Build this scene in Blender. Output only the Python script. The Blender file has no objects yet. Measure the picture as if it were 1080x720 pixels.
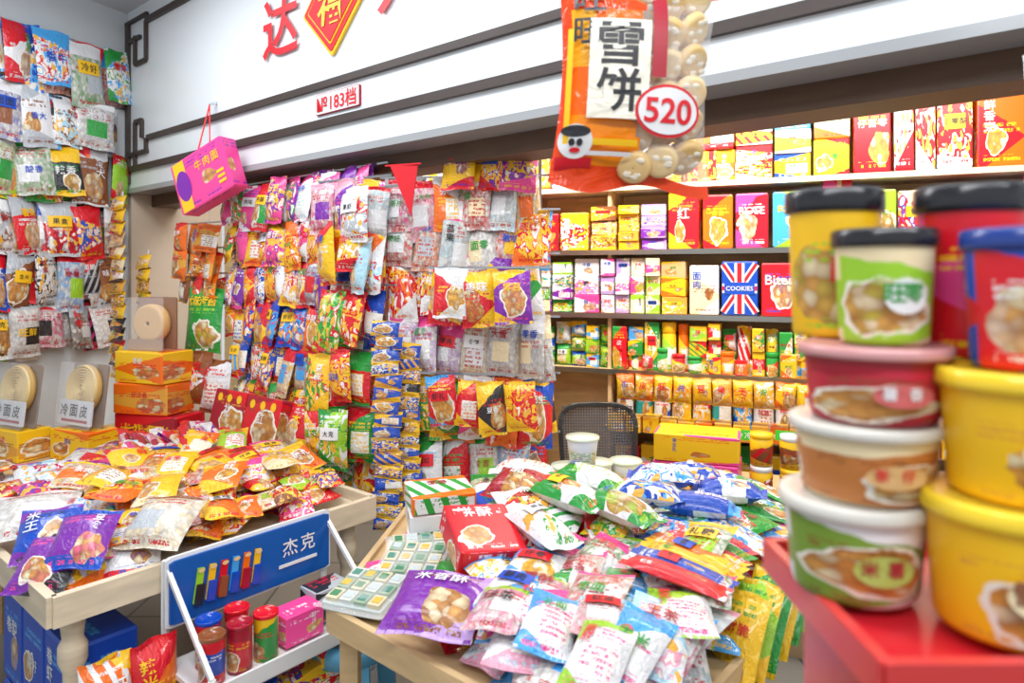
import bpy, math, random
import numpy as np
rnd=random.Random(23)
sc=bpy.context.scene
sc.view_settings.view_transform='Standard'
sc.view_settings.look='None'
sc.view_settings.exposure=0.0

# ------------------------------------------------------------ materials
def newmat(name):
    m=bpy.data.materials.new(name); m.use_nodes=True
    nt=m.node_tree; bs=nt.nodes['Principled BSDF']
    return m,nt,bs
class NH:
    def __init__(s,nt): s.nt=nt
    def n(s,t,**k):
        x=s.nt.nodes.new(t)
        for a,b in k.items(): setattr(x,a,b)
        return x
    def put(s,sock,val):
        if isinstance(val,bpy.types.NodeSocket): s.nt.links.new(val,sock)
        else:
            sock.default_value=val
    def m(s,op,a,b=None,c=None):
        x=s.n('ShaderNodeMath',operation=op)
        s.put(x.inputs[0],a)
        if b is not None: s.put(x.inputs[1],b)
        if c is not None: s.put(x.inputs[2],c)
        return x.outputs[0]
    def mix(s,f,a,b,bt='MIX'):
        x=s.n('ShaderNodeMix',data_type='RGBA',blend_type=bt)
        s.put(x.inputs[0],f); s.put(x.inputs[6],a); s.put(x.inputs[7],b)
        return x.outputs[2]
    def attr(s,name):
        return s.n('ShaderNodeAttribute',attribute_name=name)
    def comb(s,x,y,z):
        c=s.n('ShaderNodeCombineXYZ')
        s.put(c.inputs[0],x);s.put(c.inputs[1],y);s.put(c.inputs[2],z)
        return c.outputs[0]

def pack_material(name,rough,bump):
    mt,nt,bs=newmat(name); h=NH(nt)
    uvn=h.n('ShaderNodeUVMap',uv_map='UVMap'); sp=h.n('ShaderNodeSeparateXYZ'); nt.links.new(uvn.outputs[0],sp.inputs[0])
    u,v=sp.outputs[0],sp.outputs[1]
    ca=h.attr('ca').outputs['Color'];cb=h.attr('cb').outputs['Color'];cc=h.attr('cc').outputs['Color']
    seed=h.attr('seed').outputs['Fac']
    ps=h.n('ShaderNodeSeparateXYZ'); nt.links.new(h.attr('pp').outputs['Vector'],ps.inputs[0])
    ht,br0,kd=ps.outputs
    fr=lambda k: h.m('FRACT',h.m('MULTIPLY',seed,k))
    d1=fr(7.77)
    vec=h.comb(u,v,h.m('MULTIPLY',seed,37.0))
    nz=h.n('ShaderNodeTexNoise'); nt.links.new(vec,nz.inputs['Vector']); nz.inputs['Scale'].default_value=3.0; nz.inputs['Detail'].default_value=2
    wob=h.m('SUBTRACT',nz.outputs[0],.5)
    sl=h.m('MULTIPLY',h.m('SINE',h.m('MULTIPLY',seed,91.0)),.5)
    slu=h.m('MULTIPLY',sl,h.m('SUBTRACT',u,.5))
    vv=h.m('ADD',h.m('ADD',v,slu),h.m('MULTIPLY',wob,.2))
    header=h.m('GREATER_THAN',vv,ht)
    footer=h.m('LESS_THAN',h.m('SUBTRACT',v,slu),h.m('MULTIPLY',fr(17.3),.28))
    du=h.m('SUBTRACT',u,h.m('ADD',.5,h.m('MULTIPLY',h.m('SINE',h.m('MULTIPLY',seed,53.0)),.22)))
    dv=h.m('MULTIPLY',h.m('SUBTRACT',v,h.m('ADD',.28,h.m('MULTIPLY',fr(29.7),.16))),1.15)
    dist=h.m('ADD',h.m('SQRT',h.m('ADD',h.m('MULTIPLY',du,du),h.m('MULTIPLY',dv,dv))),h.m('MULTIPLY',wob,.4))
    isblob=h.m('LESS_THAN',d1,.45)
    br=h.m('MULTIPLY',br0,isblob)
    blob=h.m('LESS_THAN',dist,br); ring=h.m('MULTIPLY',h.m('LESS_THAN',dist,h.m('MULTIPLY',br,1.15)),h.m('GREATER_THAN',fr(5.1),.5))
    vo=h.n('ShaderNodeTexVoronoi'); nt.links.new(vec,vo.inputs['Vector']); vo.inputs['Scale'].default_value=9
    vs=h.n('ShaderNodeSeparateColor'); nt.links.new(vo.outputs['Color'],vs.inputs[0])
    base=h.mix(fr(3.1),cc,(.8,.36,.08,1))
    food=h.mix(vs.outputs[0],base,(.8,.42,.1,1)); food=h.mix(h.m('GREATER_THAN',vs.outputs[1],.7),food,(.88,.78,.5,1))
    food=h.mix(h.m('MULTIPLY',vo.outputs['Distance'],.8),food,(.25,.08,.02,1))
    isst=h.m('MULTIPLY',h.m('GREATER_THAN',d1,.45),h.m('LESS_THAN',d1,.49))
    stp=h.m('GREATER_THAN',h.m('FRACT',h.m('MULTIPLY',h.m('ADD',u,h.m('MULTIPLY',v,h.m('MULTIPLY',sl,2.5))),h.m('ADD',2.0,h.m('MULTIPLY',fr(13.1),2.0)))),.6)
    isil=h.m('MULTIPLY',h.m('GREATER_THAN',d1,.49),h.m('LESS_THAN',d1,.85))
    n4=h.n('ShaderNodeTexNoise'); nt.links.new(vec,n4.inputs['Vector']); n4.inputs['Scale'].default_value=5.2; n4.inputs['Detail'].default_value=1.5; n4.inputs['Distortion'].default_value=.6
    il=h.mix(h.m('GREATER_THAN',n4.outputs[0],.56),ca,cc); il=h.mix(h.m('LESS_THAN',n4.outputs[0],.43),il,cb)
    il=h.mix(h.m('GREATER_THAN',h.m('ABSOLUTE',h.m('SUBTRACT',n4.outputs[0],.5)),.14),il,(.88,.85,.78,1))
    il=h.mix(h.m('GREATER_THAN',vs.outputs[2],.85),il,(.85,.45,.05,1))
    islb=h.m('GREATER_THAN',d1,.85)
    lb=h.m('MULTIPLY',h.m('LESS_THAN',h.m('ABSOLUTE',du),.3),h.m('LESS_THAN',h.m('ABSOLUTE',h.m('SUBTRACT',v,.38)),.2))
    cu=h.m('FLOOR',h.m('MULTIPLY',u,15.0));cv=h.m('FLOOR',h.m('MULTIPLY',v,14.0))
    wn=h.n('ShaderNodeTexWhiteNoise',noise_dimensions='3D'); nt.links.new(h.comb(cu,cv,seed),wn.inputs['Vector'])
    t1=h.m('GREATER_THAN',wn.outputs['Value'],.3)
    t2=h.m('LESS_THAN',h.m('FRACT',h.m('MULTIPLY',v,14.0)),.6)
    n2=h.n('ShaderNodeTexNoise'); nt.links.new(vec,n2.inputs['Vector']); n2.inputs['Scale'].default_value=48
    t3=h.m('GREATER_THAN',n2.outputs[0],.47)
    inb=h.m('LESS_THAN',h.m('ABSOLUTE',h.m('SUBTRACT',v,h.m('SUBTRACT',ht,.12))),.075)
    inl=h.m('LESS_THAN',h.m('ABSOLUTE',h.m('SUBTRACT',v,.1)),.05)
    inl=h.m('MAXIMUM',inl,h.m('MULTIPLY',islb,lb))
    inu=h.m('LESS_THAN',h.m('ABSOLUTE',h.m('SUBTRACT',u,.5)),.38)
    txt=h.m('MULTIPLY',h.m('MULTIPLY',h.m('MULTIPLY',t1,t2),t3),h.m('MULTIPLY',h.m('MAXIMUM',inb,inl),inu))
    col=h.mix(h.m('MULTIPLY',isst,stp),ca,cc); col=h.mix(isil,col,il)
    col=h.mix(header,col,cb); col=h.mix(footer,col,cb)
    col=h.mix(h.m('MULTIPLY',islb,lb),col,(.88,.86,.78,1))
    col=h.mix(ring,col,(.88,.85,.75,1)); col=h.mix(blob,col,food)
    col=h.mix(txt,col,cc)
    v2=h.n('ShaderNodeTexVoronoi'); nt.links.new(vec,v2.inputs['Vector']); v2.inputs['Scale'].default_value=13
    v2s=h.n('ShaderNodeSeparateColor'); nt.links.new(v2.outputs['Color'],v2s.inputs[0])
    cont=h.mix(v2s.outputs[0],cc,(.84,.84,.8,1)); cont=h.mix(h.m('MULTIPLY',v2.outputs['Distance'],.75),cont,(.33,.27,.23,1))
    lab=h.m('MULTIPLY',h.m('LESS_THAN',h.m('ABSOLUTE',du),.27),h.m('LESS_THAN',h.m('ABSOLUTE',h.m('SUBTRACT',v,.42)),.17))
    clr=h.mix(lab,cont,ca); clr=h.mix(h.m('GREATER_THAN',v,h.m('ADD',ht,.04)),clr,cb); clr=h.mix(txt,clr,(.5,.03,.03,1))
    fin=h.mix(kd,col,clr)
    nt.links.new(fin,bs.inputs['Base Color'])
    bs.inputs['Roughness'].default_value=rough
    if bump:
        n3=h.n('ShaderNodeTexNoise'); nt.links.new(vec,n3.inputs['Vector']); n3.inputs['Scale'].default_value=6.5; n3.inputs['Detail'].default_value=4; n3.inputs['Distortion'].default_value=1.4
        bp=h.n('ShaderNodeBump'); bp.inputs['Strength'].default_value=bump; bp.inputs['Distance'].default_value=.02
        nt.links.new(n3.outputs[0],bp.inputs['Height']); nt.links.new(bp.outputs[0],bs.inputs['Normal'])
        bs.inputs['Coat Weight'].default_value=.4; bs.inputs['Coat Roughness'].default_value=.07
    return mt
def col_material(name,rough,metal=0,noise=0,nscale=8,stretch=(1,1,1),bump=0,bscale=20):
    mt,nt,bs=newmat(name); h=NH(nt)
    ca=h.attr('ca').outputs['Color']
    tc=h.n('ShaderNodeTexCoord')
    if noise:
        mp=h.n('ShaderNodeMapping'); mp.inputs['Scale'].default_value=stretch
        nt.links.new(tc.outputs['Object'],mp.inputs[0])
        nz=h.n('ShaderNodeTexNoise'); nz.inputs['Scale'].default_value=nscale; nz.inputs['Detail'].default_value=5
        nt.links.new(mp.outputs[0],nz.inputs['Vector'])
        f=h.m('MULTIPLY_ADD',nz.outputs[0],noise*2,1-noise)
        g=h.comb(f,f,f)
        ca=h.mix(1.0,ca,g,'MULTIPLY')
    if bump:
        nb=h.n('ShaderNodeTexNoise'); nb.inputs['Scale'].default_value=bscale; nb.inputs['Detail'].default_value=3; nb.inputs['Distortion'].default_value=1.5
        nt.links.new(tc.outputs['Object'],nb.inputs['Vector'])
        bp=h.n('ShaderNodeBump'); bp.inputs['Strength'].default_value=bump; bp.inputs['Distance'].default_value=.01
        nt.links.new(nb.outputs[0],bp.inputs['Height']); nt.links.new(bp.outputs[0],bs.inputs['Normal'])
    nt.links.new(ca,bs.inputs['Base Color']); bs.inputs['Roughness'].default_value=rough; bs.inputs['Metallic'].default_value=metal
    return mt
M_BAG=pack_material('printed_foil',.25,.5)
M_BOX=pack_material('printed_card',.35,0)
M_INK=col_material('ink',.45)
M_GLOSS=col_material('gloss_plastic',.2)
M_WOOD=col_material('wood_grain',.5,0,.35,6,(1,1,6))
M_METAL=col_material('metal',.3,1)
M_MATTE=col_material('painted',.6,0,.06,3)
M_FOIL=col_material('crinkled_film',.18,0,.08,30,(1,1,1),.8,14)
def film(name,alpha,bump):
    m,nt,bs=newmat(name); h=NH(nt)
    bs.inputs['Base Color'].default_value=(.95,.96,.97,1); bs.inputs['Roughness'].default_value=.08; bs.inputs['Alpha'].default_value=alpha
    if bump:
        tc=h.n('ShaderNodeTexCoord'); nb=h.n('ShaderNodeTexNoise'); nb.inputs['Scale'].default_value=18; nb.inputs['Distortion'].default_value=1.5
        nt.links.new(tc.outputs['Object'],nb.inputs['Vector']); bp=h.n('ShaderNodeBump'); bp.inputs['Strength'].default_value=.9; bp.inputs['Distance'].default_value=.012
        nt.links.new(nb.outputs[0],bp.inputs['Height']); nt.links.new(bp.outputs[0],bs.inputs['Normal'])
    return m
M_CLR=film('clear_film',.12,0); M_CLR2=film('crinkled_clear_film',.2,1)
MATS=[M_BAG,M_BOX,M_INK,M_GLOSS,M_WOOD,M_METAL,M_MATTE,M_CLR,M_FOIL,M_CLR2]
BAG,BOX,INK,GLOSS,WOOD,METAL,MATTE,CLR,FOIL,CLR2=range(10)

C=dict(r=(.70,.008,.02),o=(.88,.16,.005),y=(.93,.55,.012),g=(.02,.32,.045),l=(.33,.62,.03),b=(.006,.07,.5),s=(.06,.38,.82),
 p=(.2,.02,.37),k=(.84,.06,.3),w=(.8,.81,.83),c=(.86,.72,.45),n=(.26,.08,.025),x=(.02,.02,.025),e=(.48,.52,.56),
 m=(.38,.008,.025),a=(.76,.36,.04),t=(.68,.42,.2),v=(.52,.32,.7),q=(.015,.4,.4),i=(.85,.38,.5),z=(.42,.68,.8))

# ------------------------------------------------------------ mesh batch
class Batch:
    def __init__(s,name):
        s.n=name; s.V=[];s.LT=[];s.LI=[];s.UV=[];s.MI=[];s.SM=[];s.at=[];s.nv=0
    def add(s,p,M,ca,cb=None,cc=None,pp=(.7,.25,0),seed=None,mat=0):
        v=p['v']@M[:3,:3].T+M[:3,3]
        s.raw(p,v,ca,cb,cc,pp,seed,mat)
    def raw(s,p,v,ca,cb=None,cc=None,pp=(.7,.25,0),seed=None,mat=0):
        ca=C.get(ca,ca) if isinstance(ca,str) else ca
        cb=ca if cb is None else (C[cb] if isinstance(cb,str) else cb)
        cc=ca if cc is None else (C[cc] if isinstance(cc,str) else cc)
        nf=len(p['lt'])
        s.V.append(v); s.LT.append(p['lt']); s.LI.append(p['li']+s.nv); s.UV.append(p['uv'])
        s.MI.append(np.full(nf,mat)); s.SM.append(np.full(nf,p.get('sm',False)))
        sd=rnd.random() if seed is None else seed
        s.at.append((nf,ca,cb,cc,pp,sd)); s.nv+=len(v)
    def build(s):
        V=np.concatenate(s.V);LT=np.concatenate(s.LT);LI=np.concatenate(s.LI);UV=np.concatenate(s.UV)
        me=bpy.data.meshes.new(s.n)
        o=V.mean(0); V=V-o
        me.vertices.add(len(V)); me.vertices.foreach_set('co',V.astype('f').ravel())
        me.loops.add(len(LI)); me.loops.foreach_set('vertex_index',LI.astype('i'))
        me.polygons.add(len(LT)); st=np.concatenate([[0],np.cumsum(LT)[:-1]])
        me.polygons.foreach_set('loop_start',st.astype('i'))
        me.update(calc_edges=True)
        for m in MATS: me.materials.append(m)
        me.polygons.foreach_set('material_index',np.concatenate(s.MI).astype('i'))
        me.polygons.foreach_set('use_smooth',np.concatenate(s.SM).astype(bool))
        uvl=me.uv_layers.new(name='UVMap'); uvl.data.foreach_set('uv',UV.astype('f').ravel())
        for i,nm in ((1,'ca'),(2,'cb'),(3,'cc')):
            a=me.attributes.new(nm,'FLOAT_COLOR','FACE')
            arr=np.concatenate([np.tile(np.array(list(t[i])[:3]+[1.0],'f'),(t[0],1)) for t in s.at])
            a.data.foreach_set('color',arr.ravel())
        a=me.attributes.new('pp','FLOAT_VECTOR','FACE')
        a.data.foreach_set('vector',np.concatenate([np.tile(np.array(t[4],'f'),(t[0],1)) for t in s.at]).ravel())
        a=me.attributes.new('seed','FLOAT','FACE')
        a.data.foreach_set('value',np.concatenate([np.full(t[0],t[5],'f') for t in s.at]))
        me.update()
        ob=bpy.data.objects.new(s.n,me); sc.collection.objects.link(ob); ob.location=o.tolist()
        return ob
    def box(s,c,size,R=None,col='w',mat=MATTE):
        s.add(CUBE if max(size)<.6 else CUBES,M4(np.eye(3) if R is None else R,c,size),col,mat=mat)
    def beam(s,a,b,w,col='e',mat=METAL,h=None):
        a=np.array(a,float);b=np.array(b,float);d=b-a;L=np.linalg.norm(d);d/=L
        up=np.array([0,0,1.]) if abs(d[2])<.9 else np.array([0,1.,0])
        x=np.cross(up,d);x/=np.linalg.norm(x);y=np.cross(d,x)
        s.add(CUBE if L<.3 else CUBES,M4(np.stack([x,y,d],1),(a+b)/2,(w,h or w,L)),col,mat=mat)
    def prism(s,poly,z0,z1,col='w',mat=MATTE):
        n=len(poly); v=np.array([(x,y,z0) for x,y in poly]+[(x,y,z1) for x,y in poly],float)
        lt=[n,n]+[4]*n; li=list(range(n-1,-1,-1))+list(range(n,2*n))
        for i in range(n): j=(i+1)%n; li+=[i,j,n+j,n+i]
        p=dict(v=v,lt=np.array(lt),li=np.array(li),uv=v[np.array(li)][:,:2].copy())
        s.add(p,np.eye(4),col,mat=mat)

def M4(R,loc,sc_=(1,1,1)):
    M=np.eye(4); M[:3,:3]=np.array(R)@np.diag(sc_); M[:3,3]=loc; return M
def rx(a): c,s=math.cos(a),math.sin(a); return np.array([[1,0,0],[0,c,-s],[0,s,c]])
def ry(a): c,s=math.cos(a),math.sin(a); return np.array([[c,0,s],[0,1,0],[-s,0,c]])
def rz(a): c,s=math.cos(a),math.sin(a); return np.array([[c,-s,0],[s,c,0],[0,0,1]])
def face(d):
    d=np.array([d[0],d[1],0.]);d/=np.linalg.norm(d)
    return np.stack([d,[0,0,1.],[d[1],-d[0],0]],1)
def j(a): return rnd.uniform(-a,a)

def cube(b):
    import bmesh
    bm=bmesh.new(); bmesh.ops.create_cube(bm,size=1)
    bmesh.ops.bevel(bm,geom=list(bm.edges),offset=b,segments=1,affect='EDGES')
    bm.verts.ensure_lookup_table(); bm.verts.index_update()
    v=np.array([x.co[:] for x in bm.verts]); lt=[];li=[];uv=[]
    for f in bm.faces:
        lt.append(len(f.verts)); n=f.normal
        for x in f.verts:
            li.append(x.index);c=x.co
            if abs(n.z)>.6: uv.append((c.x+.5 if n.z>0 else .5-c.x,c.y+.5))
            elif abs(n.x)>.6: uv.append((c.z*.5+.5,c.y+.5))
            else: uv.append((c.x+.5,c.z*.3+.72))
    bm.free()
    return dict(v=v,lt=np.array(lt),li=np.array(li),uv=np.array(uv))
CUBE=cube(.03); CUBES=cube(.0015)
def hbag(u,v):
    pu=np.clip(1-np.abs(2*u-1)**2.6,0,1)**.7; w=np.clip((v-.07)/.86,0,1)
    pv=np.clip(1-np.abs(2*w-1)**3.2,0,1)**.65
    return .5*pu*pv
def bagproto(nx,ny,seed,wav=1.0):
    r=np.random.RandomState(seed)
    us=np.linspace(0,1,nx+1); vs=np.concatenate([[0,.06],np.linspace(.1,.9,ny-3),[.94,1]])
    U,V=np.meshgrid(us,vs)
    h=hbag(U,V); w=np.zeros_like(U)
    for k in range(5):
        a,b_,p=r.uniform(-14,14),r.uniform(-10,10),r.uniform(0,6); w+=np.sin(a*U+b_*V+p)/5
    w+=.5*np.sin(U*r.uniform(18,26)+r.uniform(0,6))*np.abs(2*V-1)**3
    hf=h*(1+.18*w)
    X=(U-.5)*(1-.05*wav*np.sin(np.pi*V)); Y=V-.5+.012*wav*np.sin(U*9+r.uniform(0,6))*(np.abs(2*V-1)>.8)
    bend=.07*np.sin(U*7+r.uniform(0,6))*(np.abs(2*V-1)**6)
    n=(nx+1)*len(vs)
    f=np.stack([X,Y,hf+bend],-1).reshape(-1,3); b=np.stack([X,Y,-hf*.8+bend-.001],-1).reshape(-1,3)
    li=[];uv=[];lt=[]
    m=len(vs)
    for jj in range(m-1):
        for i in range(nx):
            q=[jj*(nx+1)+i,jj*(nx+1)+i+1,(jj+1)*(nx+1)+i+1,(jj+1)*(nx+1)+i]
            li+=q; uv+=[(us[k%(nx+1)],vs[k//(nx+1)]) for k in q]; lt.append(4)
            q2=[k+n for k in q[::-1]]; li+=q2; uv+=[(1-us[(k-n)%(nx+1)],vs[(k-n)//(nx+1)]) for k in q2]; lt.append(4)
    return dict(v=np.concatenate([f,b]),lt=np.array(lt),li=np.array(li),uv=np.array(uv),sm=True)
BAGS=[bagproto(10,13,k) for k in range(10)]
def lathe(prof,seg=32,rep=2):
    pr=np.array(prof,float); m=len(pr); ang=np.linspace(0,2*np.pi,seg+1)[:-1]
    v=np.array([(r*math.cos(a),r*math.sin(a),z) for r,z in pr for a in ang])
    z0,z1=pr[:,1].min(),pr[:,1].max(); li=[];uv=[];lt=[]
    for k in range(m-1):
        for i in range(seg):
            i2=(i+1)%seg
            li+=[k*seg+i,k*seg+i2,(k+1)*seg+i2,(k+1)*seg+i]; lt.append(4)
            u0=(i/seg*rep)%1.0; u1=u0+rep/seg
            a=(pr[k,1]-z0)/(z1-z0+1e-9); b=(pr[k+1,1]-z0)/(z1-z0+1e-9)
            uv+=[(u0,a),(u1,a),(u1,b),(u0,b)]
    return dict(v=v,lt=np.array(lt),li=np.array(li),uv=np.array(uv),sm=True)
def disc(n=28):
    v=np.array([(0,0,0)]+[(.5*math.cos(2*math.pi*i/n),.5*math.sin(2*math.pi*i/n),0) for i in range(n)])
    li=[];
    for i in range(n): li+=[0,1+i,1+(i+1)%n]
    return dict(v=v,lt=np.full(n,3),li=np.array(li),uv=v[np.array(li)][:,:2]+.5)
DISC=disc()
def rect(nx=5,ny=5):
    v=np.array([(i/nx-.5,k/ny-.5,0) for k in range(ny+1) for i in range(nx+1)]);li=[]
    for k in range(ny):
        for i in range(nx): a=k*(nx+1)+i; li+=[a,a+1,a+nx+2,a+nx+1]
    return dict(v=v,lt=np.full(nx*ny,4),li=np.array(li),uv=v[np.array(li)][:,:2]+.5)
RECT=rect()
def ball(n=10,m=7):
    return lathe([(.5*math.sin(math.pi*k/m)+1e-4,-.5*math.cos(math.pi*k/m)) for k in range(m+1)],n)
BALL=ball(16,10)

# glyphs
CH="米鱼香辣豆饼虾牛肉面糖果花生海苔味好大吉红枣酥卷薯片皮仔脆酸甜王雪旺达人福冷杰克礼盒茶零食鲜"
LAT=["520","№183档","COOKIES","Bites","ROSE","FORESTS","WAFER","NEW","CANDY"]
_t=[]
for ch in list(dict.fromkeys(CH))+LAT:
    cu=bpy.data.curves.new('t','FONT'); cu.body=ch; cu.size=1; cu.align_x='CENTER'; cu.align_y='CENTER'; cu.resolution_u=2
    if ch in('达','福','人','雪','饼','旺','520'): cu.resolution_u=5; cu.offset=.018
    else: cu.offset=.012
    ob=bpy.data.objects.new('t',cu); sc.collection.objects.link(ob); _t.append((ch,ob,cu))
bpy.context.view_layer.update()
dg=bpy.context.evaluated_depsgraph_get(); GL={}
for ch,ob,cu in _t:
    me=bpy.data.meshes.new_from_object(ob.evaluated_get(dg))
    if len(me.polygons)==0: continue
    v=np.array([x.co[:] for x in me.vertices]); lo,hi=v.min(0),v.max(0); v=v-(lo+hi)/2
    if len(ch)==1: v=v/max(hi[0]-lo[0],hi[1]-lo[1])
    else: v=v/(hi[0]-lo[0])
    v[:,2]=0
    lt=np.array([len(p.vertices) for p in me.polygons]); li=np.array([i for p in me.polygons for i in p.vertices])
    GL[ch]=dict(v=v,lt=lt,li=li,uv=v[li][:,:2]+.5)
    bpy.data.meshes.remove(me)
for ch,ob,cu in _t: bpy.data.objects.remove(ob); bpy.data.curves.remove(cu)
CHS=[c for c in dict.fromkeys(CH) if c in GL and c not in '达人福']

def decal(b,pr,R,loc,W,H,T,u,v,sx,sy,col,flat=False,rot=0,lift=0.,mat=INK):
    g=pr['v']; c,s=math.cos(rot),math.sin(rot)
    X=g[:,0]*sx;Y=g[:,1]*sy; X,Y=X*c-Y*s,X*s+Y*c
    x=X/W+(u-.5); y=Y/H+(v-.5)
    if flat: z=np.full(len(g),.5+(.0015+lift)/T)
    else: z=hbag(np.clip(x+.5,0,1),np.clip(y+.5,0,1))*1.15+(.0022+lift)/T
    L=np.stack([x,y,z],1); M=M4(R,loc,(W,H,T))
    b.raw(pr,L@M[:3,:3].T+M[:3,3],col,mat=mat)

DARK='rbgpnxmq'
def label(b,R,loc,W,H,T,combo,flat,n):
    ca=combo[0]
    tc=rnd.choice('wwyw') if ca in DARK+'ok' else rnd.choice('rrxgbm')
    if ca=='y': tc=rnd.choice('rrbg')
    mode=rnd.random(); sz=min(W*.25,H*.18)*rnd.uniform(.75,1.2)
    if n==1:
        decal(b,GL[rnd.choice(CHS)],R,loc,W,H,T,.5,.62,sz*1.5,sz*1.5,tc,flat)
    elif mode<.55:
        vy=rnd.choice([.72,.66,.5])
        for k in range(n):
            decal(b,GL[rnd.choice(CHS)],R,loc,W,H,T,.5+(k-(n-1)/2)*sz*1.08/W,vy,sz,sz,tc,flat)
    elif mode<.8:
        uu=rnd.choice([.25,.72])
        for k in range(n):
            decal(b,GL[rnd.choice(CHS)],R,loc,W,H,T,uu,.78-k*sz*1.08/H,sz,sz,tc,flat)
    else:
        decal(b,RECT,R,loc,W,H,T,.5,.62,W*.6,H*.2,rnd.choice('wyyrb'),flat)
        c2=rnd.choice('x')
        for k in range(n):
            decal(b,GL[rnd.choice(CHS)],R,loc,W,H,T,.5+(k-(n-1)/2)*sz*.9/W,.62,sz*.8,sz*.8,c2,flat,lift=.0012)
def goodseed(): return (rnd.random()*.42+.01+rnd.randint(0,6))/7.77
def pack(b,R,loc,W,H,T,combo,kind=0,n=2,pp=None,seed=None):
    M=M4(R,loc,(W,H,T)); p=rnd.choice(BAGS)
    if pp is None: pp=(rnd.uniform(.6,.95),rnd.uniform(.14,.34),kind)
    elif seed is None: seed=goodseed()
    b.add(p,M,combo[0],combo[1],combo[2],pp,seed,BAG)
    if n: label(b,R,loc,W,H,T,combo,False,n)
def carton(b,R,loc,W,H,D,combo,n=2,kind=0,pp=None,mat=BOX):
    M=M4(R,loc,(W,H,D)); seed=None
    if pp is None: pp=(rnd.uniform(.6,.95),rnd.uniform(.12,.3),kind)
    else: seed=goodseed()
    b.add(CUBE,M,combo[0],combo[1],combo[2],pp,seed,mat)
    if n: label(b,R,loc,W,H,D,combo,True,n)

# ------------------------------------------------------------ shell
A=np.array([-2.43,4.43]); FD=np.array([.77,-.638]); FN=np.array([-.638,-.77])
def fac(s,off=0): p=A+FD*s+FN*off; return p
RF=face(FD)
def simple(name,fn):
    b=Batch(name); fn(b); return b.build()
def tile_mat():
    mt,nt,bs=newmat('floor_tiles'); h=NH(nt)
    tc=h.n('ShaderNodeTexCoord'); br=h.n('ShaderNodeTexBrick'); nt.links.new(tc.outputs['Object'],br.inputs['Vector'])
    br.offset=0; br.inputs['Scale'].default_value=1; br.inputs['Brick Width'].default_value=.6; br.inputs['Row Height'].default_value=.6
    br.inputs['Mortar Size'].default_value=.006
    br.inputs['Color1'].default_value=(.2,.19,.17,1);br.inputs['Color2'].default_value=(.17,.16,.145,1);br.inputs['Mortar'].default_value=(.06,.06,.06,1)
    nt.links.new(br.outputs['Color'],bs.inputs['Base Color']); bs.inputs['Roughness'].default_value=.3
    return mt
def f_(b): b.box((0,2,-.05),(8,9,.1),None,(.3,.29,.27))
fl=simple('floor',f_); fl.data.materials.clear(); fl.data.materials.append(tile_mat())
fl.data.polygons.foreach_set('material_index',[0]*len(fl.data.polygons))
simple('ceiling',lambda b:b.box((0,2,3.33),(8,9,.1),None,(.62,.68,.72)))
LD=np.array([.416,.909]); RL=face(LD); LN=np.array([.909,-.416]); L0=np.array([-2.77,3.69])
def lw(s,off=0): return L0+LD*s+LN*off
c=lw(-.8,-.08); simple('wall_left',lambda b:b.box((c[0],c[1],1.64),(3.3,3.28,.1),RL,(.6,.65,.68)))
def facade(b):
    L=6.3
    p=fac(L/2,0); b.box((p[0],p[1],2.71),(L,1.14,.12),RF,(.76,.82,.86),GLOSS)
    b.box((*fac(L/2,-.03),2.135),(L,.03,.2),RF,(.36,.38,.40),GLOSS)
simple('wall_front_fascia',facade)
def header(b):
    b.box((*fac(3.15,-.16),2.11),(6.3,.13,.17),RF,(.10,.055,.03),WOOD)
    b.box((*fac(3.15,-.24),2.4),(6.3,.55,.06),RF,(.22,.15,.09),WOOD)
simple('trim_header_beam',header)
def strips(b):
    dk=(.05,.035,.03)
    def hz(s0,s1,z,w=.03): b.box((*fac((s0+s1)/2,.07),z),(s1-s0,w,.02),RF,dk,WOOD)
    def vt(s,z0,z1,w=.03): b.box((*fac(s,.07),(z0+z1)/2),(w,z1-z0,.02),RF,dk,WOOD)
    hz(0,6.2,2.27,.035); hz(.32,6.2,2.44,.03); hz(.3,6.2,3.16,.035); hz(0,.32,3.2,.02)
    vt(.03,2.18,3.2,.045); vt(.30,2.36,2.44,.025); vt(.14,2.27,2.56,.025); hz(.03,.32,2.36,.025); hz(.14,.24,2.56,.025); vt(.24,2.45,2.56,.025)
    vt(.14,2.92,3.1,.025); hz(.14,.3,2.92,.025); hz(.03,.22,3.08,.025); vt(.3,2.92,3.16,.025)
simple('trim_fascia_fretwork',strips)
def lettering(b):
    def g(ch,s,z,sz,col,off=.075,rot=0):
        M=M4(RF@rz(rot),(*fac(s,off),z),(sz,sz,1)); b.add(GL[ch],M,col,mat=INK)
    g('达',1.79,2.78,.30,'r')
    g('人',2.66,2.80,.31,'r')
    M=M4(RF@rz(math.pi/4),(*fac(2.2,.07),2.77),(.31,.31,.012)); b.add(CUBE,M,'y',mat=MATTE)
    M=M4(RF@rz(math.pi/4),(*fac(2.2,.074),2.77),(.285,.285,.012)); b.add(CUBE,M,'r',mat=MATTE)
    M=M4(RF@rz(math.pi/4),(*fac(2.2,.078),2.77),(.24,.24,.012)); b.add(CUBE,M,'y',mat=MATTE)
    M=M4(RF@rz(math.pi/4),(*fac(2.2,.082),2.77),(.225,.225,.012)); b.add(CUBE,M,'r',mat=MATTE)
    g('福',2.2,2.77,.17,'y',.091)
simple('shop_sign_lettering',lettering)
def num(b):
    b.box((*fac(2.23,.065),2.355),(.31,.09,.012),RF,'m')
    b.box((*fac(2.23,.067),2.355),(.305,.084,.012),RF,'w')
    b.add(GL['№183档'],M4(RF,(*fac(2.23,.076),2.355),(.28,.28,1)),'r',mat=INK)
simple('stall_number_plate',num)
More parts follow.
